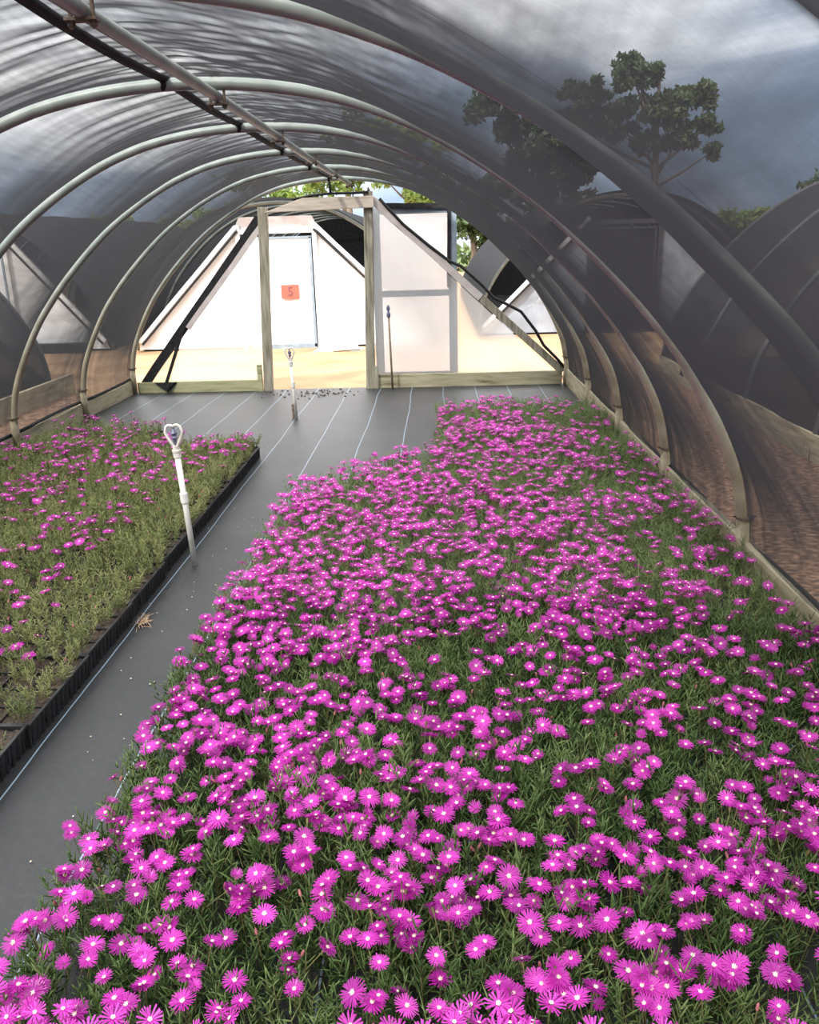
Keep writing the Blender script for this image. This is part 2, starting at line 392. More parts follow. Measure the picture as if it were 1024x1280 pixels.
# ---- shade cloth: two panels that meet at the hem beside the ridge
SEAM = -.085                                           # arc position of the hem
def smooth_noise(ax, ay, seed):
    g = np.random.default_rng(seed).uniform(-1, 1, (64, 64))
    x0 = np.floor(ax).astype(int); y0 = np.floor(ay).astype(int); fx = ax-x0; fy = ay-y0
    fx = fx*fx*(3-2*fx); fy = fy*fy*(3-2*fy)
    q = lambda i, j: g[(x0+i) % 64, (y0+j) % 64]
    return (q(0, 0)*(1-fx)*(1-fy) + q(1, 0)*fx*(1-fy) + q(0, 1)*(1-fx)*fy + q(1, 1)*fx*fy)
def cloth(name, s0, s1, y0, y1, label, parent_cx=CX, right=True, ns=230, nyy=720):
    S_, Y_ = np.meshgrid(np.linspace(s0, s1, ns), np.linspace(y0, y1, nyy))
    u, z, nu, nz = prof_at(S_)
    t = ((Y_ - D0)/SP) % 1.0
    a = np.abs(S_)
    # slack between two hoops hangs inward; tight right at a hoop
    sag = (4*t*(1-t))**.85
    amp = .016 + .060*np.clip((a-.08)/.8, 0, 1)
    amp = amp*np.clip((ALEN-.10-a)/.8, .25, 1)
    off = .024 - amp*sag
    edge = np.clip(t/.10, 0, 1)*np.clip((1-t)/.10, 0, 1)
    if right:
        # crumples that run slantwise over the crown
        cr = np.clip(1.1-a/.95, 0, 1)
        q = smooth_noise(Y_*26 + S_*9, S_*7 + Y_*1.5, 3)*.0050 + smooth_noise(Y_*52 - S_*8, S_*12, 4)*.0022
        off = off + q*edge*(.10+cr)
    else:
        # gathers fanning from the hem between hoops
        d = np.abs(S_-s1); g = np.exp(-d/.30)
        fan = smooth_noise(Y_*17 - d*(3+4*t), d*1.3 + 3, 5) + .6*smooth_noise(Y_*34 - d*6, d*2.2, 15)
        off = off + fan*.0085*g*edge + smooth_noise(Y_*8 - d*3, S_*2, 6)*.004*edge*np.exp(-d/1.0)
    # drag folds that spread from the hoop feet up the wall
    low = np.clip((a-(ALEN-1.15))/1.15, 0, 1)
    nearhoop = np.exp(-np.minimum(t, 1-t)/.16)
    fold = smooth_noise(Y_*9 + low*2.5*(t-.5), S_*.9, 8) + .5*smooth_noise(Y_*19 + low*3*(t-.5), S_*.8, 9)
    off = off + fold*.010*low**1.2*edge*(.05+nearhoop) + smooth_noise(Y_*9, S_*5, 10)*.002*edge
    V = np.stack([parent_cx + u + nu*off, Y_, z + nz*off], -1).reshape(-1, 3)
    idx = np.arange(ns*nyy).reshape(nyy, ns)
    Q = np.stack([idx[:-1, :-1], idx[:-1, 1:], idx[1:, 1:], idx[1:, :-1]], -1).reshape(-1, 4)
    return np_mesh(name, V, Q, np.zeros((0, 3), int), M['cloth'], smooth=True)
ae = ALEN-.135
o = cloth('shade_cloth', SEAM, ae, -2.2, 8.27, '', right=True)
tag(o, 'black shade netting over the right side of the tunnel, clouds showing through', 'shade cloth')
o2 = cloth('shade_cloth', -ae, SEAM, -2.2, 8.27, '', right=False)
tag(o2, 'black shade netting over the left side of the tunnel, gathered at its top hem', 'shade cloth')
u, z, nu, nz = prof_at(np.array([SEAM]))
hx, hz = CX+float(u[0]), float(z[0])
hm = MB()
ys = np.linspace(-2.2, 8.15, 120)
vs = []; fs = []
for i, y in enumerate(ys):
    tt = ((y-D0)/SP) % 1; zz = hz+.022-.014*(4*tt*(1-tt))**.8
    for dx, dz in ((-.022, .004), (-.014, -.011), (.014, -.011), (.022, .004), (0, .012)): vs.append((hx+dx+.003*math.sin(y*4), y, zz+dz))
    if i:
        for j in range(5): fs.append(((i-1)*5+j, (i-1)*5+(j+1) % 5, i*5+(j+1) % 5, i*5+j))
hm.add(vs, fs).build('hem', M['blackcloth'], o2, smooth=True)
for y in HOOPY:
    MB().tube([(hx+.006*math.cos(2*a), y+.027*math.cos(a), hz+.012*math.sin(a)) for a in np.linspace(0, 2*PI, 16)], .010, 6).build('tie', M['blackcloth'], o2, smooth=True)

for sg, oo in ((1, o), (-1, o2)):
    ub, zb_, nu_, nz_ = prof_at(np.array([sg*ae]))
    MB().tube([(CX+float(ub[0])+sg*(.026+.004*math.sin(y*5)), y, float(zb_[0])+.006+.006*math.sin(y*3.1)) for y in np.linspace(-2.2, 8.24, 130)], .013, 8).build('bottom_hem', M['blackcloth'], oo, smooth=True)
# ---- base boards along the sides, posts and boards of the end wall
def plank(name, mat, label, x0, x1, y0, y1, z0, z1, cat='board'):
    o = MB().box(x0, x1, y0, y1, z0, z1).build(name, mat, bevel=.004); return tag(o, label, cat)
plank('base_board', M['board_y'], 'long weathered timber base board beside the pink flower bed on the right wall', 1.236, 1.276, -2.2, 8.18, -.04, .150)
plank('base_board', M['board_y'], 'weathered timber base board along the left wall behind the sparse bed', -3.03, -2.99, -2.2, 8.18, -.05, .125)
plank('end_board', M['board_g'], 'greenish timber board at the foot of the left end wall sheet', -2.955, -1.745, 8.20, 8.24, -.05, .105)
plank('end_board', M['board'], 'grey-brown timber board at the foot of the right end wall sheet', -.575, 1.205, 8.20, 8.24, -.02, .125)
plank('timber_block', M['board_g'], 'short upright timber block against the left door post', -1.752, -1.707, 8.165, 8.20, -.03, .255, 'block')
plank('timber_block', M['wood'], 'short upright timber block against the right door post', -.612, -.572, 8.165, 8.20, -.02, .215, 'block')
o = MB().beam((-1.662, 8.22, -.04), (-1.585, 8.22, 1.69), .082, .09, n=6, jit=.003).build('door_post', M['wood'], bevel=.005); tag(o, 'weathered grey timber post on the left of the doorway', 'post')
o = MB().beam((-.656, 8.22, -.04), (-.606, 8.22, 1.80), .082, .09, n=6, jit=.003).build('door_post', M['wood'], bevel=.005); tag(o, 'weathered grey timber post on the right of the doorway', 'post')
MB().tube([(-.605, 8.165, 1.75), (-.605, 8.17, 1.80), (-.60, 8.18, 1.825), (-.59, 8.20, 1.80)], .008, 8).build('hook', M['rust'], o)
o = MB().prism([(-1.56, 1.640), (-.552, 1.656), (-.552, 1.756), (-1.20, 1.756)], 8.135, 8.173).build('door_header', M['wood_h'], bevel=.003); tag(o, 'pale pinkish plank nailed across the top of the doorway', 'plank')
o = MB().tube([(-1.30, 8.16, 1.745), (-1.1, 8.15, 1.775), (-.95, 8.15, 1.787), (-.75, 8.15, 1.784), (-.60, 8.16, 1.79)], .011, 8).tube([(-.94, 8.15, 1.785), (-.945, 8.15, 1.86), (-.95, 8.15, 1.90)], .012, 8).build('cord', M['blackcloth'], smooth=True); tag(o, 'black cord lying along the top of the door header plank', 'cord')
# left side of the end wall
o = thing('diagonal_brace', 'black-wrapped diagonal brace from the left door post down to the left hoop foot', 'brace', (-2.91, 8.235, 0))
MB().beam((0, 0, .05), (1.285, 0, 1.60), .078, .05, n=8, jit=.004).build('wrapped_bar', M['blackcloth'], o)
MB().beam((.235, -.03, .07), (.49, -.03, .66), .030, .012).build('strap', M['blackcloth'], o)
b = MB(); b.add([(.13, -.05, .10), (.33, -.06, .105), (.26, -.07, .01), (.22, -.02, .08), (.36, -.03, .10)], [(0, 1, 2), (0, 2, 3), (1, 4, 2), (2, 4, 3)]); b.lathe([(.018, 0), (.02, .03), (.01, .05)], 8, (.27, -.065, .03)); b.build('bunched_tail', M['blackcloth'], o)
o = MB().beam((-2.392, 8.198, .615), (-1.600, 8.198, 1.535), .050, .008, n=8, jit=.003).build('film_hem', M['hem_film']); tag(o, 'folded pinkish film hem along the left diagonal brace', 'hem')
def sheet(name, poly, y, mat, label, bulge=.012, n=26):
    """plastic film stretched over a polygon, slightly slack, built as a thin skin"""
    P = [np.array(p) for p in poly]; vs = []; fs = []
    c = sum(P)/len(P); rings = 8; per = []
    for i in range(len(P)):
        for j in range(n): per.append(P[i]*(1-j/n) + P[(i+1) % len(P)]*j/n)
    K = len(per)
    for rr in range(rings+1):
        f = rr/rings
        for q in per:
            p = c*f + q*(1-f)
            vs.append((p[0], y + bulge*math.sin(f*PI/2) + .004*math.sin(p[0]*17+p[1]*5)*min(1, f*4), p[1]))
    for rr in range(rings):
        for i in range(K): fs.append((rr*K+i, rr*K+(i+1) % K, (rr+1)*K+(i+1) % K, (rr+1)*K+i))
    o = MB().add(vs, fs).build(name, mat, smooth=True); tag(o, label, 'plastic sheet'); return o
sheet('plastic_sheet', [(-1.655, 1.56), (-1.700, .09), (-2.64, .09), (-2.43, .62)], 8.245, M['film'], 'translucent white plastic sheet filling the end wall left of the doorway')
sheet('plastic_sheet', [(-.59, 1.70), (-.62, .10), (1.15, .10)], 8.245, M['film'], 'translucent plastic triangle filling the end wall right of the doorway')
o = thing('diagonal_brace', 'timber diagonal brace with film wrapped top, right of the doorway', 'brace', (-.56, 8.215, 0))
MB().beam((0, 0, 1.72), (1.77, 0, .115), .070, .04, n=8, jit=.003).build('bar', M['wood'], o, bevel=.004)
MB().beam((-.01, -.026, 1.73), (.98, -.026, .83), .066, .008, n=8, jit=.003).build('film_wrap', M['hem_film'], o)
HP = [(.06, 1.72), (.13, 1.64), (.27, 1.49), (.50, 1.30), (.69, 1.155), (.80, 1.105), (.99, .935), (1.105, .81), (1.20, .765), (1.36, .68), (1.50, .50), (1.58, .36), (1.70, .24), (1.78, .15)]
MB().tube([(x, -.03, z+.012) for x, z in HP], .014, 8).build('black_edging', M['blackcloth'], o, smooth=True)
# the door leaf, swung open against the outside of the end wall
o = thing('tunnel_door', 'film-covered door leaf standing open behind the right end wall sheet', 'door', (0, 8.40, 0))
MB().box(-.60, -.52, -.02, .02, .06, 1.66).build('stile', M['bluegrey'], o, bevel=.003)
MB().box(.125, .205, -.02, .02, .06, 1.66).build('stile', M['bluegrey'], o, bevel=.003)
MB().box(-.52, .125, -.018, .018, 1.60, 1.66).build('rail', M['bluegrey'], o, bevel=.003)
MB().box(-.52, .125, -.018, .018, .845, .905).build('rail', M['bluegrey'], o, bevel=.003)
MB().box(-.52, .125, -.018, .018, .06, .12).build('rail', M['bluegrey'], o, bevel=.003)
MB().box(-.585, .195, .021, .024, .08, 1.65).build('film_skin', M['film_door'], o)
MB().beam((-.53, -.03, 1.675), (.14, -.03, 1.66), .05, .02, n=5, jit=.003).build('top_wrap', M['blackcloth'], o)
MB().beam((.135, -.032, 1.64), (.125, -.032, .92), .036, .014, n=5, jit=.003).build('edge_wrap', M['blackcloth'], o)

# ---- sprinkler risers
def riser(x, y, h, lean, label, yaw=0):
    o = thing('sprinkler_riser', label, 'sprinkler', (x, y, -.01), (0, lean, yaw))
    hz = h-.115
    MB().lathe([(.0125, 0), (.0125, hz)], 14).build('pipe', M['pvc'], o, smooth=True)
    MB().lathe([(.0165, 0), (.0175, .004), (.0175, .042), (.0165, .046)], 14, (0, 0, hz*.56)).build('coupling', M['pvc'], o)
    MB().lathe([(.017, 0), (.017, .022), (.019, .024), (.019, .032), (.0145, .034), (.0145, .052)], 14, (0, 0, hz-.03)).build('socket', M['pvc'], o)
    yk = MB(); z0 = hz+.012
    for s in (-1, 1):
        yk.tube([(s*.006, 0, z0), (s*.018, 0, z0+.026), (s*.035, 0, z0+.058), (s*.037, 0, z0+.070), (s*.030, 0, z0+.092), (s*.020, 0, z0+.099), (s*.008, 0, z0+.098), (0, 0, z0+.090)], [.008, .0075, .006, .006, .006, .006, .006, .006], 8)
    yk.build('yoke', M['pvc'], o, smooth=True)
    MB().lathe([(.003, 0), (.005, .02), (.013, .036), (.009, .044), (.016, .056), (.005, .074), (.004, .085)], 10, (0, 0, z0+.008)).build('nozzle', M['nozzle'], o)
    return o
riser(-1.105, 3.508, .655, R(-2.6), 'tall white plastic sprinkler riser with a heart-shaped head beside the black trays')
o = riser(-1.159, 6.779, .585, R(-2.2), 'white plastic sprinkler riser standing on the bare mat before the doorway')
MB().beam((-.024, 0, 0), (-.018, 0, .13), .018, .016).build('stake', M['rust'], o)
o = thing('sprinkler_riser', 'thin brown sprinkler rod standing before the right end wall sheet', 'sprinkler', (-.435, 8.11, -.01), (0, R(-1.2), 0))
MB().lathe([(.0095, 0), (.0095, .70)], 10).build('pipe', M['rod'], o, smooth=True)
MB().lathe([(.010, 0), (.018, .01), (.018, .04), (.011, .05), (.010, .065), (.017, .075), (.015, .10), (.006, .115)], 10, (0, 0, .685)).build('nozzle', M['nozzle'], o)

# ------------------------------------------------------------------ plants
def leaf_arrays(P, D, U, L, W, droop, segs=3):
    """curved tapering three-sided leaves; P base, D direction, U side vector, arrays of n"""
    n = len(P); rings = []
    for i in range(segs+1):
        f = i/segs; c = P + D*(L*f)[:, None] + np.stack([np.zeros(n), np.zeros(n), -droop*L*f*f], -1)
        if i < segs:
            wv = (W*(1.0-.45*f*f if i else .75))[:, None]; N = np.cross(D, U)
            for k in range(3):
                an = 2*PI*k/3; rings.append(c + (U*math.cos(an) + N*math.sin(an))*wv*.5)
        else: rings.append(c)
    V = np.stack(rings, 1); K = V.shape[1]; base = (np.arange(n)*K)[:, None]
    q = []; t = []
    for i in range(segs-1):
        for k in range(3): q.append([i*3+k, i*3+(k+1) % 3, i*3+3+(k+1) % 3, i*3+3+k])
    i = segs-1
    for k in range(3): t.append([i*3+k, i*3+(k+1) % 3, K-1])
    Q = (np.array(q).reshape(1, -1, 4) + base[:, :, None]).reshape(-1, 4) if q else np.zeros((0, 4), int)
    T = (np.array(t).reshape(1, -1, 3) + base[:, :, None]).reshape(-1, 3)
    return V.reshape(-1, 3), Q, T
def make_foliage(seed, stems, per, height, spread, leaf_len, leaf_w, segs=3, spread0=.03, mat_split=.12):
    """a clump of ascending stems, each with pairs of finger-like leaves -> arrays V,Q,T,material of faces"""
    g = np.random.default_rng(seed); P = []; D = []; L = []; W = []; dr = []; Vs = []; Qs = []; Ts = []; mq = []; mt = []; nb = 0
    sp_, sd_, sl_ = [], [], []
    for s in range(stems):
        an = g.uniform(0, 2*PI); rr = spread0*math.sqrt(g.uniform()); b = np.array([rr*math.cos(an), rr*math.sin(an), 0.0])
        an2 = an + g.uniform(-.7, .7); out = g.uniform(.1, 1)*spread; h = height*g.uniform(.6, 1.05)
        tip = np.array([b[0]+out*math.cos(an2), b[1]+out*math.sin(an2), h])
        mid = (b+tip)/2 + np.array([out*.25*math.cos(an2), out*.25*math.sin(an2), -h*.08])
        d = tip-b; sp_.append(b); sd_.append(d/np.linalg.norm(d)); sl_.append(np.linalg.norm(d))
        for j in range(per):
            f = (.30 + .72*(j+.5*g.uniform())/per); p = (1-f)**2*b + 2*f*(1-f)*mid + f*f*tip
            ax = (mid-b)*(1-f) + (tip-mid)*f; ax /= np.linalg.norm(ax)+1e-9
            ph = g.uniform(0, PI)
            for k in (0, 1):
                a = ph + k*PI + g.uniform(-.3, .3)
                side = np.array([math.cos(a), math.sin(a), 0.0])
                up = g.uniform(.6, 1.9) + (.7 if f > .85 else 0)
                dd = side + ax*up; dd /= np.linalg.norm(dd)
                P.append(p); D.append(dd); L.append(leaf_len*g.uniform(.6, 1.15)*(1.0-.25*(f > .9))); W.append(leaf_w*g.uniform(.8, 1.2)); dr.append(g.uniform(-.35, .45))
    P, D, L, W, dr = map(np.array, (P, D, L, W, dr))
    U = np.cross(D, g.normal(size=D.shape)); U /= np.linalg.norm(U, axis=1)[:, None]+1e-9
    V, Q, T = leaf_arrays(P, D, U, L, W, dr, segs)
    Vs.append(V); Qs.append(Q); Ts.append(T); mq.append(np.zeros(len(Q))); mt.append(np.zeros(len(T))); nb = len(V)
    sp_, sd_, sl_ = map(np.array, (sp_, sd_, sl_)); U = np.cross(sd_, np.array([.3, .2, 1.0])); U /= np.linalg.norm(U, axis=1)[:, None]+1e-9
    V, Q, T = leaf_arrays(sp_, sd_, U, sl_, np.full(len(sl_), .0026), np.full(len(sl_), .05), 2)
    Vs.append(V); Qs.append(Q+nb); Ts.append(T+nb); mq.append(np.ones(len(Q))); mt.append(np.ones(len(T)))
    return [np.concatenate(a) for a in (Vs, Qs, Ts, mq, mt)]
def make_flower(seed, n_out=26, n_in=22, rad=.0225, cup=.25, segs=2, stem=True):
    """daisy-like flower of narrow petals round the origin, facing +z, with its stalk"""
    g = np.random.default_rng(seed); V = []; Q = []; T = []; mq = []; mt = []
    for ring, (n, rs, el) in enumerate(((n_out, 1.0, cup*.35), (n_in, .86, cup*1.1))):
        for k in range(n):
            a = 2*PI*(k + .5*ring + g.uniform(-.25, .25))/n; r = rad*rs*g.uniform(.88, 1.06); e = el + g.uniform(-.12, .14)
            ca, sa = math.cos(a), math.sin(a); wd = .00105*(1 if segs > 1 else 1.7)*rad/.0225*g.uniform(.85, 1.2); b = len(V)
            for i in range(segs+1):
                f = i/segs; rr = .003 + (r-.003)*f; z = r*e*f*(1.25-.55*f) + ring*.0012
                ww = wd*(.6 if i == 0 else (1.15 if i < segs else .75))
                V.append((rr*ca - ww*sa, rr*sa + ww*ca, z)); V.append((rr*ca + ww*sa, rr*sa - ww*ca, z))
            for i in range(segs): Q.append((b+2*i, b+2*i+1, b+2*i+3, b+2*i+2)); mq.append(0)
    if stem:
        b = len(V)
        prof = [(.0010, -.075), (.0011, -.016), (.0034, -.008), (.0040, -.001)]
        for (r_, z) in prof:
            for k in range(4): V.append((r_*math.cos(k*PI/2), r_*math.sin(k*PI/2), z))
        for i in range(len(prof)-1):
            for k in range(4): Q.append((b+i*4+k, b+i*4+(k+1) % 4, b+i*4+4+(k+1) % 4, b+i*4+4+k)); mq.append(1)
    return [np.array(V), np.array(Q), np.zeros((0, 3), int), np.array(mq, float), np.zeros(0)]
def make_eye(seed):
    mb = MB(); mb.lathe([(.0036, 0), (.0034, .0012), (.0022, .0028), (.0006, .0034)], 8, (0, 0, .0014))
    g = np.random.default_rng(seed)
    for k in range(10):
        a = 2*PI*k/10 + g.uniform(-.2, .2); r0, r1 = .0028, .0056*g.uniform(.8, 1.15)
        ca, sa = math.cos(a), math.sin(a); w_ = .0006
        mb.add([(r0*ca-w_*sa, r0*sa+w_*ca, .0026), (r0*ca+w_*sa, r0*sa-w_*ca, .0026), (r1*ca, r1*sa, .0042)], [(0, 1, 2)])
    return mb
def proto_mesh(name, arr, mats):
    o = np_mesh(name, *arr[:3], mats, arr[3], arr[4]); me = o.data
    bpy.data.objects.remove(o); return me

FOL_R = [proto_mesh('foliage', make_foliage(100+i, 15, 7, .170, .066, .044, .0046, 3, .038), [M['leaf'], M['stem']]) for i in range(8)]
FOL_L = [proto_mesh('foliage', make_foliage(200+i, 13, 6, .112, .055, .030, .0038, 3, .034), [M['leaf_pale'], M['stem']]) for i in range(8)]
FLW_SPEC = [(26, 22, .0235, .22), (28, 20, .0225, .10), (24, 22, .0215, .42), (26, 24, .0240, .05), (24, 20, .0205, .65), (28, 22, .0225, .30), (22, 16, .0160, 1.15)]
FLW = [proto_mesh('flower', make_flower(300+i, *s), [M['petal'], M['stem']]) for i, s in enumerate(FLW_SPEC)]
eo = make_eye(5).build('flower_center', M['eye']); EYE = eo.data; bpy.data.objects.remove(eo)
budm = MB().lathe([(.0009, -.05), (.0010, -.009), (.0026, -.005), (.0032, .000), (.0024, .005), (.0007, .008)], 7)
budm.mi = [0 if f_[0] < 14 else 1 for f_ in budm.f]
bo = budm.build('flower_bud', [M['stem'], M['bud']]); BUD = bo.data; bpy.data.objects.remove(bo)
LOD_FOL_R = [make_foliage(400+i, 11, 6, .170, .066, .046, .0062, 1, .036) for i in range(5)]
LOD_FOL_L = [make_foliage(500+i, 11, 5, .112, .055, .032, .0052, 1, .034) for i in range(5)]
LOD_FLW = [make_flower(600+i, 16, 10, .0235, c, 1) for i, c in enumerate((.2, .08, .4, .6))]
LOD_EYE = (np.array([(0.0045*math.cos(a), .0045*math.sin(a), .004) for a in np.arange(5)*2*PI/5] + [(0, 0, .0055)]), np.zeros((0, 4), int), np.array([(i, (i+1) % 5, 5) for i in range(5)]))

class Bake:
    def __init__(s): s.V = []; s.Q = []; s.T = []; s.mq = []; s.mt = []; s.n = 0
    def add(s, V, Q, T, mq, mt, loc, rot=None, sc=1.0):
        V = V*sc
        if rot is not None: V = V @ np.array(rot).T
        s.V.append(V+np.array(loc)); s.Q.append(Q+s.n); s.T.append(T+s.n); s.mq.append(mq); s.mt.append(mt); s.n += len(V)
    def build(s, name, mats):
        return np_mesh(name, *[np.concatenate(a) for a in (s.V, s.Q, s.T)], mats, np.concatenate(s.mq), np.concatenate(s.mt))

def clump(x, y, seed, f=5.0): return float(smooth_noise(np.array([x*f+20]), np.array([y*f+20]), seed)[0])
def bed(points, base_z, flower_z, mean_fn, fol_meshes, lod_fol, leaf_key, tilt, name, stuff_name, label_fn, group_fn, stuff_label, cat, n_ind, scale_fn):
    pts = sorted(points, key=lambda p: (p[0]**2 + p[1]**2))
    ind = []; rest = []
    for p in pts:
        if len(ind) < n_ind and in_frame((p[0], p[1], base_z+.10), 6): ind.append(p)
        else: rest.append(p)
    proto = {}
    def flowers_of(x, y):
        mu = mean_fn(x, y); k = min(9, int(rng.poisson(mu))); out = []
        for _ in range(k):
            a = rng.uniform(0, 2*PI); rr = .062*math.sqrt(rng.uniform())
            tl = abs(rng.normal(0, tilt)); az = rng.uniform(0, 2*PI)
            e = Euler((tl*math.cos(az) + .14, tl*math.sin(az) - .05, rng.uniform(0, 6.28)))
            out.append((rr*math.cos(a), rr*math.sin(a), flower_z + rng.normal(0, .015) - rr*.12, e, rng.uniform(.76, 1.14)))
        return out
    for i, (x, y) in enumerate(ind):
        sc = scale_fn(x, y)
        o = link(bpy.data.objects.new(name, None)); o.empty_display_size = .03
        o.location = (x, y, base_z); o.rotation_euler = (0, 0, 0)
        tag(o, label_fn(x, y), cat, group_fn(x, y))
        key = ('f', i % len(fol_meshes))
        if key not in proto: c = proto[key] = bpy.data.objects.new('foliage', fol_meshes[key[1]])
        else: c = proto[key].copy()
        link(c); c.parent = o; c.location = (0, 0, 0); c.rotation_euler = (0, 0, rng.uniform(0, 6.28)); c.scale = (sc, sc, sc*rng.uniform(.88, 1.1))
        for (fx, fy, fz, e, fs) in flowers_of(x, y):
            v = int(rng.integers(len(FLW) if rng.uniform() < .5 else 4)); key = ('w', v)
            if key not in proto: c = proto[key] = bpy.data.objects.new('flower', FLW[v])
            else: c = proto[key].copy()
            link(c); c.parent = o; c.location = (fx, fy, fz*sc); c.rotation_euler = e; c.scale = (fs, fs, fs)
            if v != 6:
                if 'e' not in proto: q = proto['e'] = bpy.data.objects.new('flower_center', EYE)
                else: q = proto['e'].copy()
                link(q); q.parent = c; q.location = (0, 0, 0); q.scale = (1, 1, 1); q.rotation_euler = (0, 0, 0)
        if rng.uniform() < .35:
            if 'b' not in proto: c = proto['b'] = bpy.data.objects.new('flower_bud', BUD)
            else: c = proto['b'].copy()
            link(c); c.parent = o; a = rng.uniform(0, 6.28); c.location = (.04*math.cos(a), .04*math.sin(a), (flower_z-.02)*sc); c.rotation_euler = (rng.normal(0, .3), rng.normal(0, .3), 0)
    bk = Bake()
    for i, (x, y) in enumerate(rest):
        sc = scale_fn(x, y); A = lod_fol[int(rng.integers(len(lod_fol)))]
        bk.add(*A, (x, y, base_z), Euler((0, 0, rng.uniform(0, 6.28))).to_matrix(), sc*rng.uniform(.9, 1.1))
        for (fx, fy, fz, e, fs) in flowers_of(x, y):
            A = LOD_FLW[int(rng.integers(len(LOD_FLW)))]; mtx = e.to_matrix()
            L_ = (x+fx, y+fy, base_z+fz*sc)
            bk.add(A[0], A[1], A[2], A[3]+2, A[4], L_, mtx, fs)
            bk.add(*LOD_EYE, np.zeros(0), np.full(5, 4.0), L_, mtx, fs)
    mats = [M[leaf_key], M['stem'], M['petal'], M['stem'], M['eye']]
    o = bk.build(stuff_name, mats); tag(o, stuff_label, cat, kind='stuff')
    print('BED', name, len(ind), len(rest), 'furthest individual', ind[-1])

# the dense right bed
pr = []
for j in range(64):
    for i in range(21):
        x = -.745 + .1*i + random.uniform(-.018, .018); y = .62 + .1*j + random.uniform(-.018, .018)
        if x > 1.205: continue
        back = 4.36 + max(0, (x+.79))*.90 if x < -.02 else 6.70
        if y < back: pr.append((x, y))
def mean_r(x, y):
    m = 4.8 + 3.8*clump(x, y, 31, 4.5) + 1.8*clump(x, y, 32, 1.6)
    m *= 1.0 - .62*min(1, max(0, (x-.50)/.55))*(1 if y > 1.8 else .45)
    if x < -.50: m += 1.3
    if y < 1.7: m += 2.6
    if y > 4: m -= .7
    return max(.25, m)
def lab_r(x, y):
    if x < -.60: return 'magenta ice plant in the row spilling over the walkway edge of the right bed'
    if x > .98: return 'magenta ice plant in the row along the timber base board of the right bed'
    if y < 1.45: return 'large magenta ice plant at the front of the right bed, nearest the camera'
    if y < 2.0: return 'magenta ice plant in the front middle of the dense right bed'
    return 'magenta ice plant deeper inside the dense right bed'
def grp_r(x, y):
    if x < -.60: return 'ice plants on the walkway edge of the right bed'
    if x > .98: return 'ice plants along the right base board'
    if y < 1.45: return 'ice plants at the front of the right bed'
    if y < 2.0: return 'ice plants in the front middle of the right bed'
    return 'ice plants deeper inside the right bed'
bed(pr, .0, .172, mean_r, FOL_R, LOD_FOL_R, 'leaf', .30, 'ice_plant', 'ice_plant_carpet', lab_r, grp_r,
    'carpet of further magenta ice plants filling the back of the right bed', 'ice plant', 300, lambda x, y: .96 + .12*clump(x, y, 33, 3))

# the left bed in black pot trays
TW, TL = .405, .427
tray_mb = MB(); hw, hl, H_, tp = TW/2-.004, TL/2-.004, .074, .008
for sx in (-1, 1):
    tray_mb.prism([(sx*hw, H_), (sx*(hw-.003), H_), (sx*(hw-tp-.003), 0), (sx*(hw-tp), 0)], -hl, hl)
    tray_mb.box(sx*hw-.004, sx*hw+.004, -hl-.003, hl+.003, H_-.004, H_+.003)
    for k in range(13):
        yy = -hl + .018 + k*(2*hl-.036)/12
        tray_mb.add([(sx*(hw-.001), yy-.004, H_-.004), (sx*(hw-.001), yy+.004, H_-.004), (sx*(hw-tp+.003), yy+.004, .001), (sx*(hw-tp+.003), yy-.004, .001), (sx*(hw+.003), yy, H_-.004), (sx*(hw-tp+.007), yy, .001)], [(0, 4, 5, 3), (4, 1, 2, 5), (0, 1, 4), (3, 5, 2)])
for sy in (-1, 1):
    tray_mb.box(-hw+.003, hw-.003, sy*hl-.002, sy*hl+.002, 0, H_); tray_mb.box(-hw, hw, sy*hl-.004, sy*hl+.004, H_-.004, H_+.003)
for k in (1, 2, 3):
    x = -hw + 2*hw*k/4; y = -hl + 2*hl*k/4
    tray_mb.box(x-.002, x+.002, -hl, hl, .02, H_-.002); tray_mb.box(-hw, hw, y-.002, y+.002, .02, H_-.002)
tray_mb.box(-hw+tp, hw-tp, -hl+.004, hl-.004, 0, .004)
tray = thing('pot_tray', '', 'plant tray')
tray_mb.build('tray_body', M['black'], tray)
sm = MB(); ng = 24
vs = [(-hw+.006+(2*hw-.012)*i/ng, -hl+.006+(2*hl-.012)*j/ng, .064 + random.uniform(-.005, .005)) for j in range(ng+1) for i in range(ng+1)]
sm.add(vs, [(j*(ng+1)+i, j*(ng+1)+i+1, (j+1)*(ng+1)+i+1, (j+1)*(ng+1)+i) for j in range(ng) for i in range(ng)]).build('potting_mix', M['soil'], tray)
NTH = ['first', 'second', 'third', 'fourth', 'fifth', 'sixth', 'seventh', 'eighth', 'ninth', 'tenth', 'eleventh', 'twelfth']
pl = []; first = True
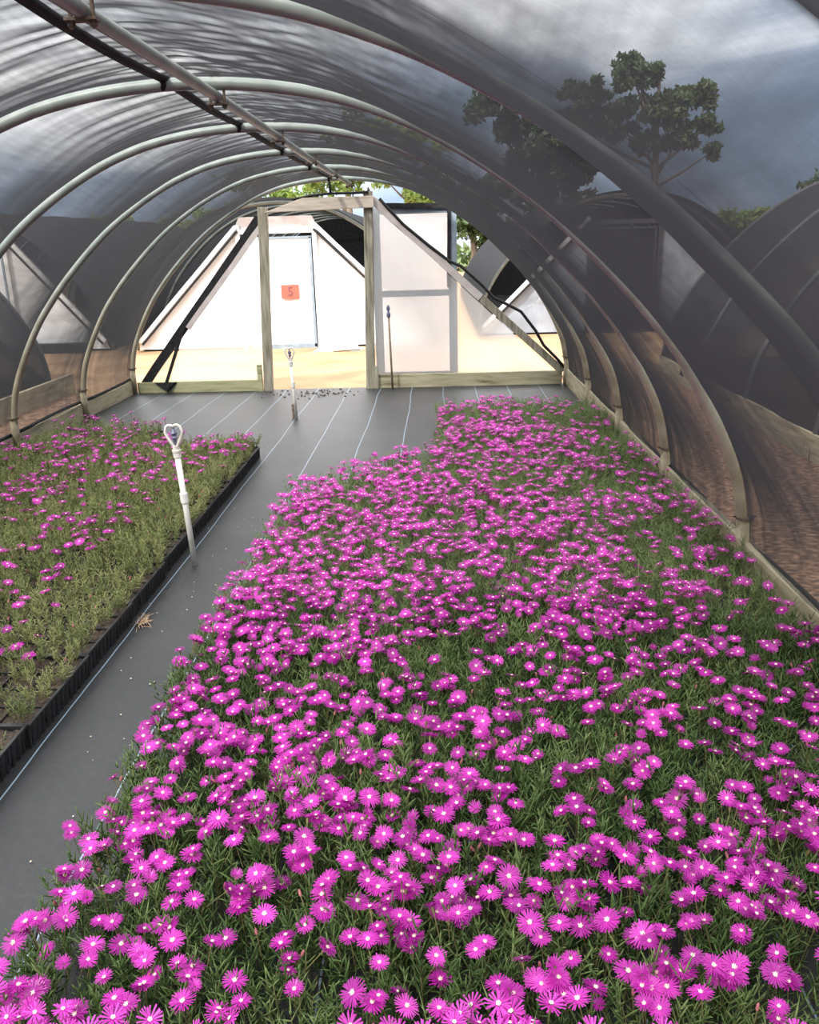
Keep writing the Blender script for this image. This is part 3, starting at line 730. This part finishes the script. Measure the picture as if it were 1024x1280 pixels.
for c in range(4):
    y0 = 1.645 if c else 1.645
    nrow = 9 if c < 2 else 10
    for rix in range(nrow):
        xc = -1.187 - TW/2 - c*(TW+.004); yc = y0 + TL*(rix+.5) + (0.07*c if rix else .05*c)
        xo = xc + (random.uniform(-.012, .010) if c == 0 else 0)
        if not in_frame((xc+.15, yc, .1), 60): 
            if not in_frame((xc+.2, yc+.2, .12), 90): continue
        if first: o = tray; first = False
        else:
            o = tray.copy(); link(o)
            for ch in list(tray.children):
                q = ch.copy(); link(q); q.parent = o
        o.location = (xo, yc, 0); o.rotation_euler = (0, 0, R(random.uniform(-.7, .7)))
        where = ('edge row beside the walkway', 'second row from the walkway', 'third row from the walkway', 'outermost row by the left wall')[c]
        o['label'] = f'black ribbed pot tray in the {where}, {NTH[rix]} from the front'
        o['group'] = 'black pot trays of the left bed'
        for a in range(4):
            for b in range(4):
                px = xo - TW/2 + TW*(a+.5)/4; py = yc - TL/2 + TL*(b+.5)/4
                # pots at the front corner by the walkway are thin
                thin = (px > -1.32 and py < 2.3)
                if thin and random.random() < .12: continue
                pl.append((px + random.uniform(-.01, .01), py + random.uniform(-.01, .01)))
def mean_l(x, y):
    m = 1.0 + 1.4*clump(x, y, 41, 4.0) + .55*min(1, max(0, (y-3.6)/1.2))
    if x > -1.42 and y < 4.4: m *= .12
    if y < 2.3: m *= .75
    return max(.03, m)
def lab_l(x, y):
    if x > -1.30: return 'pale green ice plant in the outer pots of the edge trays beside the walkway'
    if y < 2.4: return 'pale green ice plant in the front trays of the left bed'
    if y < 3.1: return 'pale green ice plant in the middle trays of the left bed'
    return 'pale green ice plant in the trays level with the tall sprinkler riser'
def grp_l(x, y):
    return {True: 'potted ice plants along the walkway'}.get(x > -1.30) or ('potted ice plants in the front trays' if y < 2.4 else 'potted ice plants in the middle trays' if y < 3.1 else 'potted ice plants near the tall riser')
bed(pl, .060, .118, mean_l, FOL_L, LOD_FOL_L, 'leaf_pale', .22, 'potted_ice_plant', 'seedling_carpet', lab_l, grp_l,
    'carpet of further sparse-flowered ice plants in the rear trays of the left bed', 'potted ice plant', 300, lambda x, y: (.86 if x > -1.36 and y < 3 else .97) + .15*clump(x, y, 43, 3))

# straw tuft and crumbs on the mat
o = thing('straw_tuft', 'tuft of dry straw lying on the mat against the black trays', 'straw', (-1.145, 2.90, 0))
P = np.array([(0, 0, .006)]*46); g = np.random.default_rng(3)
D = np.stack([g.normal(.35, .5, 46), g.normal(.1, .8, 46), np.abs(g.normal(.25, .2, 46))], -1); D /= np.linalg.norm(D, axis=1)[:, None]
P = P + g.normal(0, .012, (46, 3))*np.array([1, 1.8, .2]); U = np.cross(D, g.normal(size=(46, 3))); U /= np.linalg.norm(U, axis=1)[:, None]
V, Q, T = leaf_arrays(P, D, U, g.uniform(.03, .07, 46), np.full(46, .0028), g.uniform(.1, .6, 46), 3)
V[:, 2] = np.maximum(V[:, 2], .001)
np_mesh('straw_bundle', V, Q, T, M['straw'], parent=o)
def crumbs(name, n, cx, cy, sx, sy, r0, r1, mat, label, cat):
    mb = MB()
    for _ in range(n):
        x = random.gauss(cx, sx); y = min(8.16, random.gauss(cy, sy)); r_ = random.uniform(r0, r1); k = len(mb.v)
        vs = [(x+r_*math.cos(a)*random.uniform(.7, 1.2), y+r_*math.sin(a)*random.uniform(.7, 1.2), 0) for a in np.arange(6)*PI/3]
        vs += [(x+.5*r_*math.cos(a), y+.5*r_*math.sin(a), r_*random.uniform(.4, .8)) for a in np.arange(6)*PI/3]
        mb.add(vs, [(i, (i+1) % 6, 6+(i+1) % 6, 6+i) for i in range(6)] + [tuple(range(6, 12))])
    return tag(mb.build(name, mat), label, cat, kind='stuff')
crumbs('soil_crumbs', 90, -1.15, 7.95, .22, .12, .003, .014, M['soil'], 'dark soil crumbs scattered on the mat at the doorway', 'soil crumbs')
crumbs('leaf_litter', 110, -.98, 4.2, .13, 2.0, .0012, .004, M['wood_h'], 'tiny bits of pale debris lying along the walkway', 'debris')

# ------------------------------------------------------------------ neighbouring tunnels
def arch(mb_, cx, y, r=.024, n=61, span=2.115):
    s = np.linspace(-ALEN, ALEN, n); u, z, _, _ = prof_at(s)
    return mb_.tube([(cx+a*span/2.115, y, b-.02) for a, b in zip(u, z)], r, 8)
def out_cloth(cx, y0, y1, parent, nyy=60, lift=.03):
    s = np.linspace(-ALEN+.10, ALEN-.10, 70)
    S_, Y_ = np.meshgrid(s, np.linspace(y0, y1, nyy)); u, z, nu, nz = prof_at(S_)
    t = ((Y_-y0)/SP) % 1; off = lift - .03*(4*t*(1-t)) + .006*smooth_noise(Y_*5, S_*3, 12)
    V = np.stack([cx+u+nu*off, Y_, z+nz*off-.02], -1).reshape(-1, 3); n = len(s)
    idx = np.arange(n*nyy).reshape(nyy, n); Q = np.stack([idx[:-1, :-1], idx[:-1, 1:], idx[1:, 1:], idx[1:, :-1]], -1).reshape(-1, 4)
    return np_mesh('shade_cover', V, Q, np.zeros((0, 3), int), M['cloth_out'], smooth=True, parent=parent)
def neighbour(label, cx, y0, y1, frame_y, pc):
    o = thing('shade_tunnel', label, 'shade tunnel', (0, 0, 0))
    out_cloth(cx, y0, y1, o)
    k = 0; y = y1-.04
    while y > max(y0, 1.0): arch(MB(), cx, y).build('hoop', M['pipe_dark'], o, smooth=True); y -= SP
    for sx in (-1, 1):
        MB().box(cx+sx*pc-.02, cx+sx*pc+.02, y0, y1, -.03, .16).build('base_board', M['board_y'], o)
    MB().box(cx-2.1, cx+2.1, frame_y-.02, frame_y+.02, -.03, .14).build('sill_board', M['board'], o)
    for q in (-.5, .5): MB().box(cx+q-.045, cx+q+.045, frame_y-.045, frame_y+.045, -.03, 1.75).build('door_post', M['wood'], o)
    MB().box(cx-.5, cx+.5, frame_y-.02, frame_y+.02, 1.62, 1.72).build('door_header', M['wood'], o)
    for q in (-1, 1): MB().beam((cx+q*.55, frame_y+.04, 1.68), (cx+q*2.02, frame_y+.04, .10), .08, .04).build('diagonal_brace', M['blackcloth'], o)
    return o
nb = neighbour('dark shade tunnel seen through the netting along the right side', 4.43, -3.0, 8.85, 8.75, 2.115)
nb2 = neighbour('dark shade tunnel beyond the left wall, its corner board showing', -6.08, -3.0, 8.55, 8.45, 2.33)
def front_tunnel(label, cx, y0, sign=False, door_x=None, depth=9.0, gutter=False, skin='white', dark_door=False):
    """a tunnel across the yard, its white end wall facing this way"""
    o = thing('shade_tunnel', label, 'shade tunnel', (0, 0, 0)); zb = -.035
    out_cloth(cx, y0-.30, y0+depth, o, 70, .05)
    MB().box(cx-2.05, cx+2.05, y0+.05, y0+depth, zb-.01, zb+.012).build('weed_mat', M['blackcloth'], o)
    sB = np.linspace(-ALEN, ALEN, 40); uB, zB, _, _ = prof_at(sB)
    MB().prism([(cx+a, b-.02) for a, b in zip(uB, zB)], y0+depth-.06, y0+depth-.04).build('added_back_sheet', M['blackcloth'], o)  # dark sheet added to block the bright daylight at the open far end
    for y in np.arange(y0+.02, y0+depth, SP): arch(MB(), cx, y).build('hoop', M['galv'], o, smooth=True)
    dx0, dx1 = door_x if door_x else (cx-.46, cx+.46)
    def panel(poly, name, yy, mat):
        P = [np.array(p, float) for p in poly]; c = sum(P)/len(P); n = 10; per = []
        for i in range(len(P)):
            for j in range(n): per.append(P[i]*(1-j/n)+P[(i+1) % len(P)]*j/n)
        vs = []; K = len(per)
        for rr in range(6):
            f = rr/5.0
            for q in per:
                p = c*f+q*(1-f); vs.append((p[0], yy + .012*math.sin(p[0]*9+p[1]*4)*min(1, f*3) + .008*math.sin(p[1]*21)*min(1, f*2), p[1]))
        fs = [(rr*K+i, rr*K+(i+1) % K, (rr+1)*K+(i+1) % K, (rr+1)*K+i) for rr in range(5) for i in range(K)]
        return MB().add(vs, fs).build(name, mat, o, smooth=True)
    panel([(dx1+.05, 1.53), (dx1+.05, zb+.03), (cx+2.08, zb+.03), (cx+2.02, .14)], 'end_sheet', y0, M[skin])
    panel([(dx0-.05, 1.53), (cx-2.02, .14), (cx-2.08, zb+.03), (dx0-.05, zb+.03)], 'end_sheet', y0, M[skin])
    dr = panel([(dx0+.04, zb+.03), (dx1-.04, zb+.03), (dx1-.04, 1.44), (dx0+.04, 1.44)], 'door', y0-.02, M['cloth_out' if dark_door else skin]); TR = M['pipe_dark' if dark_door else 'white_trim']
    for (a, b) in ((dx0+.02, .03), (dx1-.02, .03)): MB().box(a-b/2, a+b/2, y0-.035, y0-.005, zb+.02, 1.45).build('door_stile', M['pipe_dark' if dark_door else 'bluegrey'], dr)
    MB().box(dx0, dx1, y0-.035, y0-.005, 1.43, 1.46).build('door_rail', M['pipe_dark' if dark_door else 'bluegrey'], dr)
    MB().box(dx0, dx1, y0-.035, y0-.005, zb, zb+.06).build('door_rail', M['pipe_dark' if dark_door else 'bluegrey'], dr)
    for a in (dx0-.045, dx1+.045): MB().box(a-.03, a+.03, y0-.06, y0+.02, zb-.02, 1.62).build('door_jamb', TR, o, bevel=.004)
    MB().box(dx0-.08, dx1+.08, y0-.05, y0+.02, 1.50, 1.56).build('door_header', TR, o, bevel=.004)
    panel([(dx0-.1, 1.56), (dx1+.1, 1.56), (dx1+.02, 1.72), (dx0-.02, 1.72)], 'head_sheet', y0-.01, M['blackcloth' if dark_door else 'hem_film'])
    for q, dx in ((1, dx1+.06), (-1, dx0-.06)):
        MB().beam((dx, y0-.05, 1.60), (cx+q*2.05, y0-.05, .10), .055, .05, n=6, jit=.006).build('diagonal_brace', M['white_trim'], o)
        MB().tube([(dx-q*.02, y0-.075, 1.545), ((dx+cx+q*2.05)/2-q*.04, y0-.075, .82), (cx+q*2.01, y0-.075, .07)], .016, 6).build('black_edging', M['blackcloth'], o)
    if sign:
        sg = MB().box(-2.125, -1.880, y0-.055, y0-.045, .640, .828).build('number_sign', M['sign'], dr)
        cu = bpy.data.curves.new('numeral', 'FONT'); cu.body = '5'; cu.size = .17; cu.align_x = 'CENTER'; cu.align_y = 'CENTER'; cu.extrude = .002
        tmp = bpy.data.objects.new('tmp', cu); link(tmp); dg = bpy.context.evaluated_depsgraph_get()
        me = bpy.data.meshes.new_from_object(tmp.evaluated_get(dg)); bpy.data.objects.remove(tmp)
        me.materials.clear(); me.materials.append(M['signnum'])
        n_ = link(bpy.data.objects.new('numeral', me)); n_.parent = sg; n_.location = (-1.998, y0-.0575, .734); n_.rotation_euler = (PI/2, 0, 0)
    if gutter:
        MB().box(cx+.9, cx+1.75, y0-.22, y0-.06, zb, .10).build('trough', M['black'], o)
    return o
front_tunnel('shade tunnel with a white film door and orange number sign, facing the doorway', -2.12, 11.95, True, (-2.62, -1.67))
front_tunnel('shade tunnel with a white end wall seen through the left netting', -6.80, 12.2, gutter=True, door_x=(-7.1, -6.06))
front_tunnel('shade tunnel with a white end wall beyond the right diagonal brace', 2.74, 12.9, skin='greyfilm', dark_door=True)
# scraps at the foot of the far door
o = thing('scrap_heap', 'heap of crumpled white film and offcuts at the foot of the facing tunnel', 'scrap', (-1.35, 11.6, -.035))
mb = MB(); g = np.random.default_rng(8)
gx, gy = 22, 10; vs = []
for j in range(gy):
    for i in range(gx):
        a = i/(gx-1); b = j/(gy-1); e_ = math.sin(a*PI)*math.sin(b*PI); vs.append((-.32+.66*a+g.normal(0, .008), -.16+.4*b+g.normal(0, .008), max(0, e_*.13*g.uniform(.4, 1.2))))
mb.add(vs, [(j*gx+i, j*gx+i+1, (j+1)*gx+i+1, (j+1)*gx+i) for j in range(gy-1) for i in range(gx-1)]).build('crumpled_film', M['hem_film'], o)
MB().beam((-.05, -.18, .02), (.33, -.10, .03), .07, .02, up=(0, 0, 1)).build('offcut', M['wood_h'], o)

# ------------------------------------------------------------------ trees
def crown_mesh(seed, blobs, n, size, mat):
    """leaf sprays gathered on a set of boughs: blobs (x,y,z,r)"""
    g = np.random.default_rng(seed); V = []; Q = []; sub = []
    for b in blobs:
        for _ in range(20):
            d = g.normal(size=3); d /= np.linalg.norm(d); q = np.array(b[:3]) + d*b[3]*g.uniform(.25, 1.0)*np.array([1.15, 1.15, .7]); sub.append((*q, b[3]*g.uniform(.25, .5)))
    blobs = sub
    wts = np.array([b[3]**2 for b in blobs]); wts = wts/wts.sum()
    for _ in range(n):
        b = blobs[g.choice(len(blobs), p=wts)]
        d = g.normal(size=3); d /= np.linalg.norm(d); rr = b[3]*(g.uniform()**.45)
        c = np.array(b[:3]) + d*rr*np.array([1, 1, .72]); s = size*g.uniform(.5, 1.3)
        t1 = g.normal(size=3); t1 /= np.linalg.norm(t1); t2 = np.cross(t1, g.normal(size=3)); t2 /= np.linalg.norm(t2)
        k = len(V); V += [c-t1*s, c+t2*s*.45, c+t1*s, c-t2*s*.45]; Q.append((k, k+1, k+2, k+3))
    o = np_mesh('crown', np.array(V), np.array(Q), np.zeros((0, 3), int), mat); me = o.data; bpy.data.objects.remove(o); return me
def tree(name, label, x, y, blobs, n, size, mat, trunk_r, bough=True):
    o = thing(name, label, 'tree', (x, y, -.035))
    top = max(b[2] for b in blobs); mb = MB()
    mb.tube([(0, 0, 0), (.05, 0, top*.35), (-.03, 0, top*.7), (0, 0, top)], [trunk_r, trunk_r*.8, trunk_r*.55, trunk_r*.15], 8)
    if bough:
        for b in blobs:
            z0 = max(.3, b[2]*.72); mb.tube([(0, 0, z0), (b[0]*.5, b[1]*.5, (z0+b[2])/2-.05), (b[0], b[1], b[2])], [trunk_r*.4, trunk_r*.28, trunk_r*.08], 6)
    mb.build('trunk', M['bark'], o, smooth=True)
    c = link(bpy.data.objects.new('crown', crown_mesh(abs(hash(label)) % 9999 if False else int(x*31+y*17+500), blobs, n, size, mat))); c.parent = o
    return o
def bl(rx, z0, z1, n, seed, r0=.5, r1=.9):
    g = np.random.default_rng(seed)
    return [(g.uniform(-rx, rx), g.uniform(-rx, rx)*.7, g.uniform(z0, z1), g.uniform(r0, r1)) for _ in range(n)]
tree('pine_tree', 'tall dark pine with a spreading crown and bare trunk, seen through the right netting', 7.25, 30, [(-.9, 0, 6.2, .75), (-2.3, .3, 5.6, .8), (.9, 0, 5.5, .75), (.1, .2, 5.2, .8), (1.6, 0, 4.7, .45), (-1.4, -.2, 4.9, .8), (.7, 0, 4.3, .6), (1.9, .2, 3.9, .35), (-2.6, 0, 4.7, .7), (-.3, 0, 4.2, .5), (-.95, .1, 6.6, .4)], 15000, .12, M['tree'], .16)
tree('pine_tree', 'dense dark pine left of the tall spreading one, behind the second hoop', 3.6, 31, [(-1.7, 0, 5.6, .8), (-.9, .2, 5.0, .8), (0, 0, 4.7, .8), (.8, 0, 4.3, .8), (1.3, .2, 4.9, .8), (-.4, 0, 4.0, .9), (.6, .1, 3.4, .9), (1.5, 0, 3.5, .8), (-.8, 0, 3.2, .8), (.2, 0, 2.6, .8), (1.4, 0, 2.6, .7)], 15000, .12, M['tree'], .18)
tree('broadleaf_tree', 'low bright green tree below the tall pine, right of its trunk', 9.3, 27, bl(1.0, .8, 1.9, 9, 1, .4, .6), 2600, .12, M['tree_pale'], .10)
tree('broadleaf_tree', 'dark green tree rising behind the neighbouring tunnel at the right edge', 11.6, 26, bl(1.6, 1.0, 2.6, 11, 2, .5, .8), 2800, .14, M['tree'], .12)
tree('broadleaf_tree', 'tall yellow-green tree behind the facing tunnel, showing above the door header', -2.6, 27, [(-.9, 0, 3.1, .6), (.1, 0, 3.8, .7), (.9, 0, 4.5, .6), (-.2, 0, 4.6, .6), (-1.2, 0, 2.5, .6), (.2, .2, 3.0, .5), (.4, 0, 5.3, .5), (-1.0, 0, 3.9, .5)], 3000, .12, M['tree_pale'], .13)
tree('broadleaf_tree', 'mid green tree behind the right diagonal brace', 1.1, 26, bl(.9, .9, 2.8, 10, 4, .45, .75), 3000, .13, M['tree'], .12)
tree('broadleaf_tree', 'olive green tree standing over the ridge of the tunnel, behind the door post', -.6, 29, bl(1.1, 2.2, 4.9, 10, 5, .4, .7), 2600, .13, M['tree_pale'], .13)
tree('broadleaf_tree', 'small light green tree above the dark tunnels, second from the left', -9.6, 28, bl(.7, 1.2, 2.3, 7, 6, .35, .55), 1500, .13, M['tree_pale'], .10)
tree('broadleaf_tree', 'light green tree above the dark tunnels, just left of the black diagonal', -7.6, 28, bl(1.0, 1.3, 2.5, 8, 7, .4, .6), 1900, .13, M['tree_pale'], .11)
tree('broadleaf_tree', 'green tree at the left edge above the white end wall', -14.4, 27, bl(1.1, 1.2, 2.2, 8, 8, .4, .6), 1700, .13, M['tree'], .12)
tree('broadleaf_tree', 'yellowish tree between the header plank and the last hoop', -5.6, 29, bl(.9, 1.6, 3.4, 8, 9, .4, .6), 1900, .13, M['tree_pale'], .11)
tag(None or thing('tree_row', 'distant row of dark woodland closing the view beyond the tunnels', 'woodland'), kind='stuff')
row = bpy.data.objects['tree_row']
g = np.random.default_rng(77); bb = [(x, 42+g.uniform(-2, 2), g.uniform(.2, 1.5), g.uniform(.8, 1.4)) for x in np.arange(-34, 36, .9)]
c = link(bpy.data.objects.new('woodland_edge', crown_mesh(78, bb, 9000, .28, M['tree']))); c.parent = row

# ------------------------------------------------------------------ render look
scene.view_settings.view_transform = 'Standard'; scene.view_settings.look = 'None'
scene.view_settings.exposure = 0.13; scene.view_settings.gamma = 1.0; scene.view_settings.use_curve_mapping = False
cy = scene.cycles
cy.transparent_max_bounces = 24; cy.max_bounces = 10; cy.diffuse_bounces = 4; cy.glossy_bounces = 3; cy.transmission_bounces = 8
cy.use_denoising = True
cy.caustics_reflective = False; cy.caustics_refractive = False
